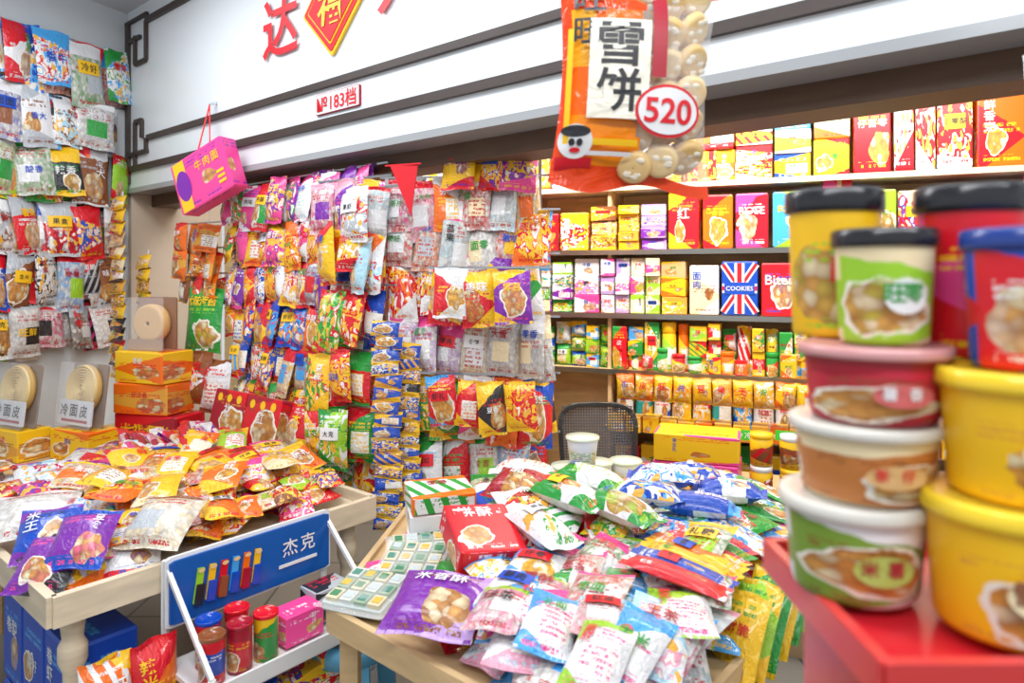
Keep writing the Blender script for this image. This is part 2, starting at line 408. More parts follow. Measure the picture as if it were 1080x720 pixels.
BQ=np.array([.112,4.04]); BD=np.array([.924,-.382]); BN=np.array([-.382,-.924]); RB=face(BD)
def bw(s,off=0): return BQ+BD*s+BN*off
simple('wall_back',lambda b:b.box((*bw(.5,-.36),1.4),(6.4,2.8,.08),RB,(.8,.55,.26),WOOD))
simple('wall_side_post',lambda b:b.box((*fac(-.02,-.25),1.4),(.1,2.8,.6),RF,(.5,.42,.33),MATTE))
def cs(b):
    b.prism([tuple(fac(0,-.3)),tuple(fac(6,-.3)),tuple(bw(3.4,-.3)),tuple(bw(-2.5,-.3))],2.76,2.8,(.8,.8,.76))
simple('ceiling_shop',cs)

# ------------------------------------------------------------ back shelves
SH=[2.10,1.74,1.384,1.07,.75,.42]
def shelf(b):
    for i,z in enumerate(SH+[2.5]):
        s0=-2.0 if i<4 else .45
        b.box((*bw((s0+3.3)/2,-.16),z-.012),(3.3-s0,.024,.34),RB,(.7,.47,.24) if i else (.66,.56,.42),WOOD)
        b.box((*bw((s0+3.3)/2,.012),z-.012),(3.3-s0,.028,.006),RB,(.4,.42,.4) if i else (.7,.6,.45),METAL if i else MATTE)
    for s in (-1.9,-.02,.47,1.65,3.2):
        b.box((*bw(s,-.17),1.25),(.02,2.5,.3),RB,(.7,.47,.24),WOOD)
simple('wooden_shelf_unit',shelf)
def row(name,z,items,off=0.0):
    b=Batch(name)
    for it in items:
        s,w,h,cb,ty=it[:5]; st=it[5] if len(it)>5 else 1
        for k in range(st):
            cmb=cb if isinstance(cb,str) else cb[k%len(cb)]
            hh=h/st; R=RB@ry(j(.08)); d=.1
            p=bw(s+w/2,-.06+off+j(.015)); loc=np.array([p[0],p[1],z+hh*(k+.5)+.001])
            if ty=='b': carton(b,R,loc,w*.95,hh*.98,d,cmb,n=it[6] if len(it)>6 else rnd.choice([1,2,2,3]))
            elif ty=='p': pack(b,R@rx(-.08),loc,w*1.0,hh,.06,cmb,n=rnd.choice([1,2]))
            elif ty=='u':
                carton(b,R,loc,w*.95,hh*.98,d,'bbb',n=0,pp=(.99,0,0))
                for cx,wd in (('w',.05),('r',.024)):
                    a=math.atan2(hh,w); L=math.hypot(w,hh)*.88
                    for sg in(1,-1): decal(b,RECT,R,loc,w*.95,hh,d,.5,.5,L,wd*.7,cx,True,rot=sg*a,lift=.0005 if cx=='r' else 0)
                    decal(b,RECT,R,loc,w*.95,hh,d,.5,.5,w*.92,wd,cx,True,lift=.001 if cx=='w' else .0015)
                    decal(b,RECT,R,loc,w*.95,hh,d,.5,.5,wd,hh*.92,cx,True,lift=.001 if cx=='w' else .0015)
                decal(b,RECT,R,loc,w*.95,hh,d,.5,.5,w*.8,hh*.22,'b',True,lift=.002)
                decal(b,GL['COOKIES'],R,loc,w*.95,hh,d,.5,.5,w*.72,w*.72,'w',True,lift=.003)
            elif ty=='t':
                carton(b,R,loc,w*.95,hh*.98,d,cmb,n=0,pp=(.85,.3,0))
                tx=it[6]; decal(b,GL[tx],R,loc,w*.95,hh,d,.5,.68,w*.75,w*.75,it[7],True,lift=.002)
            elif ty=='j':
                pr=lathe([(.001,0),(.045,0),(.05,.1),(.05,.75),(.042,.8)],20); b.add(pr,M4(np.eye(3),loc-[0,0,hh/2],(w/.11,w/.11,hh)),cmb[0],cmb[1],cmb[2],(.7,.3,0),None,BOX)
                pr=lathe([(.047,.78),(.052,.8),(.052,.97),(.045,1),(.001,1)],20); b.add(pr,M4(np.eye(3),loc-[0,0,hh/2],(w/.11,w/.11,hh)),cmb[1],mat=GLOSS)
    return b.build()
def rnditems(s0,s1,wr,hr,combos,ty='b',st=(1,)):
    out=[];s=s0
    while s<s1:
        w=rnd.uniform(*wr); k=rnd.choice(st)
        out.append((s,w,rnd.uniform(*hr),[rnd.choice(combos) for _ in range(k)] ,rnd.choice(ty),k)); s+=w+.004
    return out
redc="ryw rwy roy mry rwr kwr rya yrw owr rcb wrb".split(); yel="yrw ywg cyr yow wyr clg ygr wsb wgl".split()
row('biscuit_cartons',SH[0],rnditems(-1.6,.94,(.16,.24),(.24,.34),redc+yel)+[(.95,.2,.34,['oyw','orw'],'b',2),(1.15,.19,.36,['rcy','wry','ywr','wyr'],'b',4),(1.34,.18,.37,['ybw','lwg','bsw'],'b',3),(1.53,.17,.37,['yrl','cor'],'b',2),
  (1.71,.17,.38,'rry','b'),(1.89,.085,.38,'wrw','b'),(1.98,.085,.38,'rwr','b'),(2.07,.15,.37,'rwr','b'),(2.23,.2,.38,'roy','b'),(2.44,.2,.37,'rry','b'),(2.66,.2,.35,'ryw','b')])
row('biscuit_tins',SH[1],rnditems(-1.6,-.02,(.15,.2),(.2,.26),redc+["tny"])+[(0.0,.17,.22,'rmy','b'),(.18,.17,.22,'ryw','b'),(.36,.15,.25,['nya','tny','yna'],'b',3),(.52,.12,.25,['yan','ayn','yan','ayn','tya'],'b',5),(.65,.14,.25,['vpe','pve','evp','eve'],'b',4),
  (.8,.17,.32,'rya','b'),(.98,.16,.29,'ory','b'),(1.15,.17,.29,'mkw','t',1,'ROSE','w'),(1.33,.23,.29,'sly','t',1,'FORESTS','y'),(1.57,.14,.34,'kro','b')]
  +rnditems(1.72,3.1,(.15,.2),(.26,.32),redc+yel))
row('snack_cartons',SH[2],rnditems(-1.6,0,(.13,.18),(.2,.28),redc+yel)+[(.02,.1,.29,['pvw','gwl','qwg','kwp'],'b',4),(.13,.12,.29,['lgw','pwk','gwp','wlg'],'b',4),(.26,.15,.31,['wkv','vwk','wwe'],'b',3),(.42,.08,.31,['vwe','wvg','wkv'],'b',3),(.505,.08,.31,['wvg','kwv','vwe'],'b',3),(.59,.08,.31,['clw','kwl','wce'],'b',3),(.675,.08,.31,['wlc','lcw','kcw'],'b',3),(.76,.14,.29,['yaw','yoa','tya'],'b',3),(.91,.16,.27,'cwn','b'),
  (1.08,.19,.29,'bbb','u'),(1.28,.18,.28,'rrb','t',1,'Bites','w'),(1.47,.17,.3,['yrw','wyr','ycw'],'b',3)]+rnditems(1.65,3.1,(.14,.2),(.24,.3),redc+yel))
mix="yrg lyw gyr ryw yow wgy ygw orw syw wby rgy".split()
row('snack_jars_and_packets',SH[3],rnditems(-1.6,.45,(.07,.1),(.22,.27),"gly lgy ygw wyl syw lbw".split(),'bjp',(2,3))+rnditems(.49,3.1,(.06,.10),(.23,.28),mix,'bpbj',(1,2,2,3)))
row('small_snack_packets',SH[3],rnditems(.5,3.1,(.06,.09),(.08,.13),mix,'bpj',(1,)),off=.03)
row('boxed_sweets',SH[4],rnditems(.5,3.1,(.085,.11),(.24,.27),"wbr qyw lwy wgr yrw rwy wlg sbw".split(),'p'))
row('yellow_snack_tins',SH[4]+.0,rnditems(.5,3.1,(.085,.09),(.08,.09),"yao yay yoa".split(),'b'),off=.13)
row('lower_shelf_cartons',SH[5],rnditems(.5,3.1,(.12,.2),(.2,.28),mix+["wyr","rgy"]))
def banner(b):
    for k in range(11):
        p=bw(.60+k*.1,.14)
        pack(b,RB@rz(j(.06)),np.array([p[0],p[1],1.0]),.098,.14,.06,rnd.choice("yaw yoa yow yyo".split()),n=1)
simple('hanging_yellow_snack_bags',banner)
def banner2(b):
    for k in range(3):
        p=bw(1.05+k*.2,.22); b.box((p[0],p[1],.80+.01*k),(.19,.05,.004),RB@rz(j(.05)),(.05,.6,.06),GLOSS)
        for q in range(4): b.add(GL[rnd.choice(CHS)],M4(RB,(*(bw(1.05+k*.2-.06+q*.04,.226)),.80+.01*k),(.032,.032,1)),'w',mat=INK)
simple('green_price_banner',banner2)

# ------------------------------------------------------------ hanging rows
def hang(name,O,d,s0,s1,zt,W,H,T,combos,kind=0,layers=2,rodoff=-.02,n=2,order=False,lean=.0,dens=.92):
    b=Batch(name); R0=face(d); N=R0[:,2]; D=R0[:,0]
    a=np.array([*O,0]); rz0=a+D*(s0-.04)+N*rodoff; rz1=a+D*(s1+.04)+N*rodoff
    b.beam((rz0[0],rz0[1],zt+.01),(rz1[0],rz1[1],zt+.01),.008,'e',METAL)
    combos=combos.split() if isinstance(combos,str) else combos
    i=0
    for L in range(layers):
        s=s0+W/2+(0 if L==0 else W*.3)
        while s<s1-W*.3:
            k=kind if not isinstance(kind,float) else (1 if rnd.random()<kind else 0)
            w=W*rnd.uniform(.82,1.15);h=H*rnd.uniform(.88,1.12)
            cmb=combos[i%len(combos)] if order else rnd.choice(combos); i+=1
            R=R0@rz(j(.13))@rx(-.1-lean+j(.12))@ry(j(.4))
            p=a+D*(s+j(.01))+N*(.05-.05*L+j(.02)); loc=np.array([p[0],p[1],zt-h/2+j(.015)])
            pack(b,R,loc,w,h,T*rnd.uniform(.8,1.2),cmb,k,n if L==0 else 0)
            s+=w*dens
    return b.build()
NM='hanging_snack_bags'
hang(NM,L0,LD,-.45,.76,2.99,.21,.35,.05,"sbw wro wrw wsr ewg wgs wge wse".split(),.2,2,order=True,dens=.88)
hang(NM,L0,LD,-.45,.74,2.65,.20,.32,.05,"xsr orn nwb wen zwn gwe lwo xwo wgs".split(),.3,2,order=True,dens=.88)
hang(NM,L0,LD,-.45,.74,2.34,.19,.31,.05,"lyr ygr gwl wxg xyg nwe lrw ewg wns".split(),.3,2,order=True,dens=.88)
hang(NM,L0,LD,-.45,.72,2.02,.18,.3,.06,"bry ewn gwr wbe rew bwn mer".split(),.45,2,dens=.88)
hang(NM,L0,LD,-.45,.72,1.73,.16,.31,.06,"grn ewr xre mes bre nex wex lrs".split(),.5,2,dens=.88)
hang(NM,L0,LD,-.45,.72,1.43,.17,.27,.06,"rwk wex rwg xew rlw ewx xrk".split(),.35,2,dens=.88)
def strip(name,x,y,d,z0,z1,W,Hh,combos,n=1):
    b=Batch(name); R=face(d); z=z0
    b.beam((x,y,z0+.03),(x,y,z1),.005,'w',GLOSS)
    while z>z1:
        pack(b,R@rx(-.25+j(.1))@rz(j(.12)),np.array([x,y,z-Hh/2])+R[:,2]*.03+R[:,0]*j(.008),W,Hh,.03,rnd.choice(combos.split()),0,n)
        z-=Hh*.82
    b.build()
strip('snack_sachet_strip',-2.28,4.0,(.8,-.6),2.06,1.05,.17,.085,"yrx ayn yxr cyr tcn")
strip('snack_sachet_strip',-2.13,4.0,(.8,-.6),1.72,1.05,.15,.085,"ynx rya ayn tyc")
strip('snack_sachet_strip',-.49,2.72,(1,-.1),1.42,.64,.115,.062,"bya byw bay")
strip('snack_sachet_strip',-.41,2.76,(1,-.1),1.33,.64,.1,.062,"bya byw xya")
P1=np.array([-1.86,3.86])
for z in (1.88,1.74,1.60): hang('hanging_cracker_bags',P1,(.85,-.53),0,.4,z,.14,.17,.05,"nac aon yna orn tcr",0,2)
b=Batch('seaweed_snack_bag'); R=face((.9,-.4))
pack(b,R@rx(-.1),np.array([-1.64,3.64,1.36]),.26,.34,.08,'ggl',n=0,pp=(.8,.27,0))
for k,ch in enumerate('大味海苔'): decal(b,GL[ch],R@rx(-.1),np.array([-1.64,3.64,1.36]),.26,.34,.08,.2+.2*k,.8,.055,.055,'y')
b.beam((-1.64,3.64,1.53),(-1.64,3.72,2.1),.003,'w',GLOSS); b.build()
b=Batch('walnut_snack_bag')
for k in range(2): pack(b,R@rx(-.12),np.array([-1.66+.12*k,3.60-.05*k,1.06-.04*k]),.2,.28,.07,'wnr',n=2)
b.build()
LO=fac(1.18,-.02)
cur=["kpy kpw pkg grw wkz pky yrw kwb rkw","pwr yor kyp swy ynr gyr yrw kwr rsb","wrb yrw rwr wzr wyr yro swb rwb pkw","rby byr yrb bry sbr ory pyr rkb","ryr oyr rbw bry yrw sry wgr rbk","rgy gry ryw yrr orw gyr rly wgy","yrw gyw yro rwy ror gwr bwr pyw"]
for i,cmb in enumerate(cur):
    z=2.07-.195*i
    hang('hanging_snack_packets',LO,FD,.0 if i<4 else .1,1.26 if i else 1.22,z,rnd.uniform(.11,.14),.24,.06,cmb,.15,2,lean=.05,dens=.85)
CO=np.array([-.52,2.86]); CD=(1,-.12)
cen=[("ewr wkz cwr wig owy wrk",2.0,.75),("wor yor eyo cow rsy wkz",1.86,.5),("rwo rwy yrw pkw ypr gwy rkw",1.68,.1),("wic wce cwe wkv wec",1.42,.95),("yrx xyr rbg rwy gyo ror kwr",1.19,.05),("wgs rgs gwy wbl lgw rwg",.95,.2)]
for cmb,z,k in cen:
    hang('hanging_snack_packets',CO,CD,0,.68,z,.13,.25,.055,cmb,k,3,lean=.04,order=(z>1.6 and z<1.7),dens=.85)
hang('hanging_snack_packets',(-.28,2.8),(1,-.2),0,.42,2.13,.15,.18,.05,"gly yrp kpy pky",0,2)
hang('hanging_snack_packets',(-.3,2.70),(1,-.15),0,.42,1.62,.13,.2,.05,"rwy yrw pyk ryr",.0,1)
hang('hanging_snack_packets',(-.33,2.70),(1,-.15),0,.42,1.2,.12,.2,.05,"xyr yrg rwb rsy gyo ryo",.0,1)
DD=(.85,-.52)
for (x,y),z,cm,k in (((-.83,2.98),2.0,"kyp wkr pyr pik",.2),((-.80,2.93),1.82,"yrw oyr ory wkz",.2),((-.80,2.93),1.55,"rwg rry rbw grl",.0),((-.84,2.93),1.28,"rgy gyr yrr rgl",.0),((-.84,2.93),1.05,"yrw gry rbr lgw",.0),
    ((-.66,2.85),1.95,"wrz wik ewr",.6),((-.66,2.85),1.76,"wrb zwr ror",.3)):
    hang('hanging_snack_packets',(x,y),DD,0,.34 if x<-.7 else .2,z,.14,.24,.07,cm,k,2)
def frame(b):
    for p in (fac(1.16,-.1),(-.55,3.0),(.12,2.93)): b.beam((p[0],p[1],0),(p[0],p[1],2.18),.014,'e',METAL)
    b.beam((-.55,3.0,2.14),(.12,2.93,2.14),.014,'e',METAL); p=fac(1.16,-.1); b.beam((*p,2.14),(-.55,3.0,2.14),.014,'e',METAL)
simple('rack_frame',frame)
def pennant(b):
    v=np.array([(-.06,0,0),(.06,0,0),(.03,-.2,0),(-.06,0,.004),(.06,0,.004),(.03,-.2,.004)])
    li=np.array([0,2,1,3,5,4]+[0,3,4,1]+[1,4,5,2]+[2,5,3,0])
    b.add(dict(v=v,lt=np.array([3,3,4,4,4]),li=li,uv=np.zeros((18,2))),M4(face((1,-.3)),(-.42,2.66,2.03)),'r',mat=MATTE)
    b.beam((-.50,2.69,2.03),(-.35,2.63,2.03),.006,'r',MATTE)
simple('red_pennant',pennant)

b=Batch('hanging_gift_box'); R=face((.9,-.43))@rz(.36)
loc=np.array([-1.52,3.42,2.09])
carton(b,R,loc,.38,.27,.09,'kkp',n=0,pp=(.99,.16,0))
decal(b,RECT,R,loc,.38,.27,.09,.15,.5,.08,.26,'y',True)
decal(b,DISC,R,loc,.38,.27,.09,.17,.5,.1,.16,'p',True,lift=.001)
for k in range(3): decal(b,GL[CHS[k+7]],R,loc,.38,.27,.09,.5+.16*k,.72,.05,.05,'y',True,lift=.001)
for k in range(3): decal(b,RECT,R,loc,.38,.27,.09,.85,.2+.1*k,.05,.015,'y',True,lift=.001)
hk=np.array([*fac(1.16,.1),2.5])
top=loc+R@np.array([-.04,.135,0]);top2=loc+R@np.array([.06,.135,0])
b.beam(top,hk,.006,'r',MATTE); b.beam(top2,hk,.006,'r',MATTE); b.beam(hk,(*fac(1.16,.06),2.52),.012,'e',METAL); b.build()

# ------------------------------------------------------------ left bench
bench=[(-2.93,3.3),(-2.3,3.05),(-1.6,3.42),(-1.78,3.80),(-2.38,4.33)]
def bn(b):
    b.prism(bench,.65,.69,(.6,.4,.2),WOOD)
    for p in bench: 
        q=np.array(p)*.97+np.array((-2.2,3.6))*.03; b.beam((*q,0),(*q,.65),.05,(.5,.33,.17),WOOD)
simple('wooden_side_bench',bn)
def noodle(x,y,z):
    b=Batch('dried_noodle_pack'); R=face((.9,-.43))@rx(-.12); loc=np.array([x,y,z])
    M0=R@np.array([0,.03,.0])
    b.box(loc+R@np.array([0,0,-.02]),(.27,.31,.01),R,(.3,.25,.22),GLOSS)
    b.add(lathe([(.001,.015),(.118,.015),(.122,0),(.118,-.012),(.001,-.012)],40),M4(R,loc+M0),(.55,.34,.1),mat=INK)
    for i in range(9):
        rr=.012+.0125*i; pr=lathe([(rr-.005,.014),(rr-.003,.024),(rr,.028),(rr+.003,.024),(rr+.005,.014)],36)
        b.add(pr,M4(R@rz(i),loc+M0+R@np.array([j(.002),j(.002),0])),(.82,.62,.26),mat=INK)
    b.box(loc+R@np.array([0,-.085,.036]),(.262,.12,.006),R,(.72,.73,.78),GLOSS)
    for k in range(3): b.add(GL['冷面皮'[k]],M4(R,loc+R@np.array([-.085+.075*k,-.075,.041]),(.06,.06,1)),'x',mat=INK)
    b.box(loc+R@np.array([0,-.125,.040]),(.2,.012,.002),R,'m',INK)
    b.box(loc+R@np.array([0,0,.047]),(.28,.32,.004),R,'w',CLR)
    b.build()
noodle(-2.47,3.42,1.00); noodle(-2.14,3.42,1.00)
b=Batch('noodle_carton'); R=face((.9,-.43))
carton(b,R,np.array([-2.47,3.42,.765]),.27,.15,.16,'ayn'); b.build()
b=Batch('noodle_carton'); carton(b,R,np.array([-2.13,3.4,.765]),.3,.15,.16,'yor',pp=(.9,.2,0)); b.build()
b=Batch('biscuit_gift_carton'); R=face((.95,-.3))
carton(b,R,np.array([-1.83,3.55,.79]),.4,.2,.2,'mry',n=0,pp=(.8,.2,0))
for k in range(4): decal(b,GL['大礼盒米'[k]],R,np.array([-1.83,3.55,.79]),.4,.2,.2,.2+.2*k,.6,.07,.07,'y',True)
b.build()
b=Batch('snack_carton'); carton(b,R@ry(.05),np.array([-1.86,3.55,.97]),.33,.155,.2,'aor',n=3,pp=(.75,.25,0)); b.build()
b=Batch('snack_carton'); carton(b,R@ry(-.06),np.array([-1.86,3.55,1.13]),.33,.16,.2,'oyr',n=2,pp=(.7,.25,0)); b.build()
b=Batch('round_cracker_pack'); loc=np.array([-1.87,3.55,1.35])
pr=lathe([(.001,-.03)]+[(.095,-.03),(.1,-.01),(.1,.01),(.095,.03)]+[(.09-.008*i,.03+.006*(i%2)) for i in range(11)],36)
b.add(pr,M4(R,loc),(.75,.48,.2),mat=INK); b.box(loc+R@np.array([0,0,-.04]),(.24,.27,.012),R,(.3,.16,.1),GLOSS)
b.box(loc+R@np.array([0,-.11,.045]),(.22,.06,.005),R,(.35,.2,.12),GLOSS); b.box(loc+R@np.array([0,0,.05]),(.24,.27,.004),R,'w',CLR); b.build()
b=Batch('red_gift_carton'); Rg=face((.8,-.6))@rx(-.25)
for k,(x,y,cm) in enumerate([(-1.36,3.32,'mra'),(-1.13,3.13,'rmn')]):
    loc=np.array([x,y,.91]); carton(b,Rg,loc,.27,.25,.07,cm,n=1,pp=(.92,.33,0))
    for q in range(3): decal(b,DISC,Rg,loc,.27,.25,.07,.2+.3*q,.85,.04,.04,'y',True)
b.build()
b=Batch('round_biscuit_pack')
for q in range(2):
    loc=np.array([-.93+.09*q,3.0-.03*q,.93-.12*q]); Rg=face((.8,-.6))@rx(-.3)
    pack(b,Rg,loc,.19,.2,.06,'ryw',n=1,pp=(.95,.3,0))
b.build()

# ------------------------------------------------------------ tables
K=np.array([-1.18,1.75]); TA=np.array([-.77,.638]); TB=np.array([.638,.77])
def tp(a,b_): return K+TA*a+TB*b_
lt=[tp(0,0),tp(0,1.04),tp(1.3,1.04),tp(1.3,0)]
def turned(b,x,y,z1,col):
    pr=lathe([(.02,0),(.028,.03),(.022,.08),(.03,.2),(.034,.4),(.024,.5),(.024,.53),(.036,.56),(.036,.6),(.026,.62),(.03,.66),(.03,z1)],20); b.add(pr,M4(np.eye(3),(x,y,0)),col,mat=WOOD)
def ltab(b):
    wc=(.74,.62,.45)
    b.prism([tuple(p) for p in lt],.70,.735,wc,WOOD)
    for i in range(4):
        p,q=lt[i],lt[(i+1)%4]; b.beam((*p,.735),(*q,.735),.025,wc,WOOD,h=.08)
    for a,c_ in ((.07,.07),(.07,.97),(1.23,.97),(1.23,.07)): p=tp(a,c_); turned(b,p[0],p[1],.70,wc)
simple('wooden_display_table',ltab)
def inside(poly,p):
    c=False;n=len(poly)
    for i in range(n):
        a,b_=poly[i],poly[(i+1)%n]
        if (a[1]>p[1])!=(b_[1]>p[1]) and p[0]<(b_[0]-a[0])*(p[1]-a[1])/(b_[1]-a[1])+a[0]: c=not c
    return c
def pile(name,poly,n,z0,dz,layers,combos,W=(.12,.17),H=(.16,.23),T=(.03,.055),yaw=(-.5,.5),kind=.25,tilt=.16,boxes=0.,gl=2):
    b=Batch(name); combos=combos.split(); xs=[p[0] for p in poly];ys=[p[1] for p in poly]
    for L in range(layers):
        done=[]
        for _ in range(n):
            best=None
            for t in range(25):
                p=(rnd.uniform(min(xs),max(xs)),rnd.uniform(min(ys),max(ys)))
                if not inside(poly,p): continue
                dd=min([math.hypot(p[0]-q[0],p[1]-q[1]) for q in done] or [9])
                if best is None or dd>best[0]: best=(dd,p)
            if not best: continue
            p=best[1]; done.append(p)
            R=rz(rnd.uniform(*yaw))@rx(tilt+j(tilt*1.3))@ry(j(tilt*1.3))
            w,h,t=rnd.uniform(*W),rnd.uniform(*H),rnd.uniform(*T)
            loc=np.array([p[0],p[1],z0+dz*L+t*.4+j(.012)]); cm=rnd.choice(combos)
            if rnd.random()>=boxes: pack(b,R,loc,w,h,t,cm,1 if rnd.random()<kind else 0,gl if L==layers-1 else 0)
            else: carton(b,R,loc,w,h*.8,t,cm,gl)
    return b.build()
def zone(a0,a1,b0,b1): return [tp(a0,b0),tp(a0,b1),tp(a1,b1),tp(a1,b0)]
pile('sweet_packets',zone(.12,1.18,.12,.9),26,.755,.02,1,"ryw wrb yow",gl=0)
pile('mixed_sweet_packets',zone(.72,1.25,.1,.9),18,.79,.035,2,"rkw kri pkr rwy mry wkg rpw grk wzw pkr",yaw=(.1,.9),kind=.15)
pile('candy_bags',zone(.3,.8,.3,.97),20,.80,.035,3,"yor yoc oyr yca ayn ryo yrw oyy lyr wky ory",yaw=(-.2,1),kind=.12)
pile('snack_sachets',zone(.08,.45,.45,.95),18,.79,.03,2,"ryw yro rny wyb oyr krw lry bry",yaw=(0,.9),W=(.08,.12),H=(.11,.16),kind=.15)
pile('candy_bags',zone(.12,.5,.2,.55),16,.79,.03,2,"sby yob wyo enr ysb wzs wke ory",yaw=(0,.9),kind=.3,W=(.09,.13),H=(.12,.16))
pile('sweet_sticks',zone(.75,1.2,.6,.95),24,.84,.025,2,"rwy rkw mrk ory kwr pwk",W=(.035,.05),H=(.2,.26),T=(.025,.035),yaw=(.5,.9),gl=0)
b=Batch('purple_snack_bag')
for x,y,z,ya,cm in ((-1.22,1.94,.85,.15,'pbk'),(-1.36,2.0,.84,.4,'bpx'),(-1.29,1.90,.80,.1,'pxk')):
    pack(b,rz(ya)@rx(.6),np.array([x,y,z]),.16,.19,.06,cm,n=2,pp=(.9,.22,0))
b.build()
b=Batch('dried_seafood_bag'); pack(b,rz(-.1)@rx(.5),np.array([-1.05,2.05,.86]),.2,.2,.07,'enc',1,n=0,pp=(.9,.2,1)); b.build()
b=Batch('clear_sweet_bag'); pack(b,rz(.4)@rx(.3),np.array([-1.52,2.17,.84]),.24,.24,.06,'wrw',1,n=0,pp=(.95,.2,1)); b.build()
def rk(s,o,z): p=tp(0,s)-TA*o; return (p[0],p[1],z)
RK=face(TB)
def rack(b):
    wc=(.8,.81,.82)
    for s in (.27,.80):
        for o in (.03,.30): b.beam(rk(s,o,0),rk(s,o,.79 if o<.1 else .55),.016,wc,GLOSS)
        b.beam(rk(s,.03,.78),rk(s,.30,.55),.012,wc,GLOSS)
    for z in (.12,.31,.49):
        b.box(rk(.535,.165,z),(.54,.014,.28),RK,wc,GLOSS)
        b.box(rk(.535,.305,z+.02),(.54,.045,.008),RK,wc,GLOSS)
    b.box(rk(.535,.045,.70),(.55,.20,.012),RK,wc,GLOSS)
    b.box(rk(.535,.053,.70),(.53,.18,.012),RK,(.008,.10,.42),GLOSS)
    for k,ch in enumerate('杰克'): b.add(GL[ch],M4(RK,rk(.65+.065*k,.062,.72),(.055,.055,1)),'w',mat=INK)
    b.box(rk(.68,.061,.665),(.14,.01,.003),RK,'w',INK)
    for k in range(6):
        b.box(rk(.35+.036*k,.063,.70),(.02,.10,.006),RK@rz(-.15),'lyrsoy'[k],GLOSS); b.box(rk(.35+.036*k,.068,.675),(.024,.06,.006),RK@rz(-.15),'xbnbmb'[k],GLOSS)
        b.add(DISC,M4(RK,rk(.355+.036*k,.072,.745),(.02,.012,1)),(.8,.55,.25),mat=INK)
simple('snack_display_rack',rack)
def can(b,s,o,z,r,h,body,lid):
    p=rk(s,o,z); b.add(lathe([(.001,0),(r,.002),(r,h*.93)],24),M4(np.eye(3),p),body[0],body[1],body[2],(.75,.22,0),goodseed(),BOX)
    b.add(lathe([(r*1.02,h*.92),(r*1.06,h*.93),(r*1.06,h),(r*.98,h+.002),(r*.95,h-.005),(.001,h-.005)],24),M4(np.eye(3),p),lid,mat=GLOSS)
b=Batch('wafer_canisters')
for s,cm,l in ((.31,'brw','n'),(.39,'rmy','m'),(.47,'gyr','r'),(.345,'brw','b'),(.43,'yrw','r')): can(b,s,.22 if s not in(.345,.43) else .13,.5,.034,.13,cm,l)
for s,cm,l in ((.31,'bwk','b'),(.39,'bxw','b'),(.45,'nyb','b')): can(b,s,.25,.32,.032,.13,cm,l)
b.build()
b=Batch('wafer_boxes')
carton(b,RK,np.array(rk(.585,.2,.55)),.13,.09,.09,'kkw',pp=(.9,.2,0)); carton(b,RK,np.array(rk(.715,.16,.56)),.13,.1,.09,'xer')
carton(b,RK@ry(.2),np.array(rk(.57,.23,.37)),.15,.1,.08,'byr'); carton(b,RK@ry(-.1),np.array(rk(.71,.22,.36)),.15,.075,.1,'rlw'); carton(b,RK@ry(-.1),np.array(rk(.71,.22,.43)),.15,.05,.1,'yrw')
carton(b,RK,np.array(rk(.53,.2,.18)),.3,.1,.14,'rby'); b.build()
b=Batch('blue_drink_cartons'); R=face((.77,-.638))
for k in range(3):
    for q in range(2): p=tp(.17+.2*k,.15); carton(b,R,np.array([p[0],p[1],.155+.29*q]),.19,.28,.18,'bbs',n=2,pp=(.9,.2,0))
b.build()
b=Batch('orange_snack_bags'); R=face(TB)
for k in range(2):
    p=tp(-.09,.10+.12*k); pack(b,R@rx(-.15)@ry(j(.2)),np.array([p[0],p[1],.475]),.13,.26,.07,'oyw' if k==0 else 'ory',n=2)
b.build()
b=Batch('cardboard_carton'); p=tp(-.1,.13); b.box((p[0],p[1],.175),(.26,.35,.13),RK,(.55,.38,.22)); b.build()
def stool(b):
    x,y=-.52,2.2; bl=(.14,.48,.76)
    b.add(lathe([(.001,.455),(.03,.455),(.035,.45),(.04,.455),(.1,.455),(.105,.46),(.125,.458),(.135,.445),(.137,.40),(.128,.40),(.125,.435),(.001,.44)],32),M4(np.eye(3),(x,y,0)),bl,mat=GLOSS)
    for k in range(4):
        a=k*math.pi/2+.5; c_,s_=math.cos(a),math.sin(a)
        b.beam((x+.11*c_,y+.11*s_,.43),(x+.14*c_,y+.14*s_,0),.055,bl,GLOSS,h=.02)
        a2=a+math.pi/2; b.beam((x+.12*c_,y+.12*s_,.18),(x+.12*math.cos(a2),y+.12*math.sin(a2),.18),.02,bl,GLOSS)
simple('plastic_stool',stool)
ct=[(-.46,1.72),(.21,1.15),(.98,2.06),(.78,2.72),(-.36,2.62)]
def ctab(b):
    wc=(.66,.46,.24)
    b.prism(ct,.715,.75,wc,WOOD)
    for i in range(5): p,q=ct[i],ct[(i+1)%5]; b.beam((*p,.735),(*q,.735),.018,wc,WOOD,h=.06)
    cx=np.mean(ct,0)
    for p in ct: q=np.array(p)*.93+cx*.07; b.beam((*q,0),(*q,.715),.045,wc,WOOD)
simple('wooden_market_table',ctab)
b=Batch('stacked_supply_cartons')
for x,y,s in ((-.05,1.75,.3),(.35,1.75,.34),(.1,2.2,.36),(.55,2.15,.32)): b.box((x,y,s/2),(.34,.34,s),rz(j(.3)),(.42,.29,.16),MATTE); b.box((x,y,s+.002),(.05,.34,.004),rz(j(.1)),(.7,.6,.4),GLOSS)
b.build()
cin=[tuple(np.array(p)*.84+np.mean(ct,0)*.16) for p in ct]
pile('flat_snack_packs',cin,36,.765,.025,1,"wkr wsy ggr ryr kws",gl=0)
fr=[(-.04,1.47),(.18,1.26),(.46,1.55),(.1,1.85)]
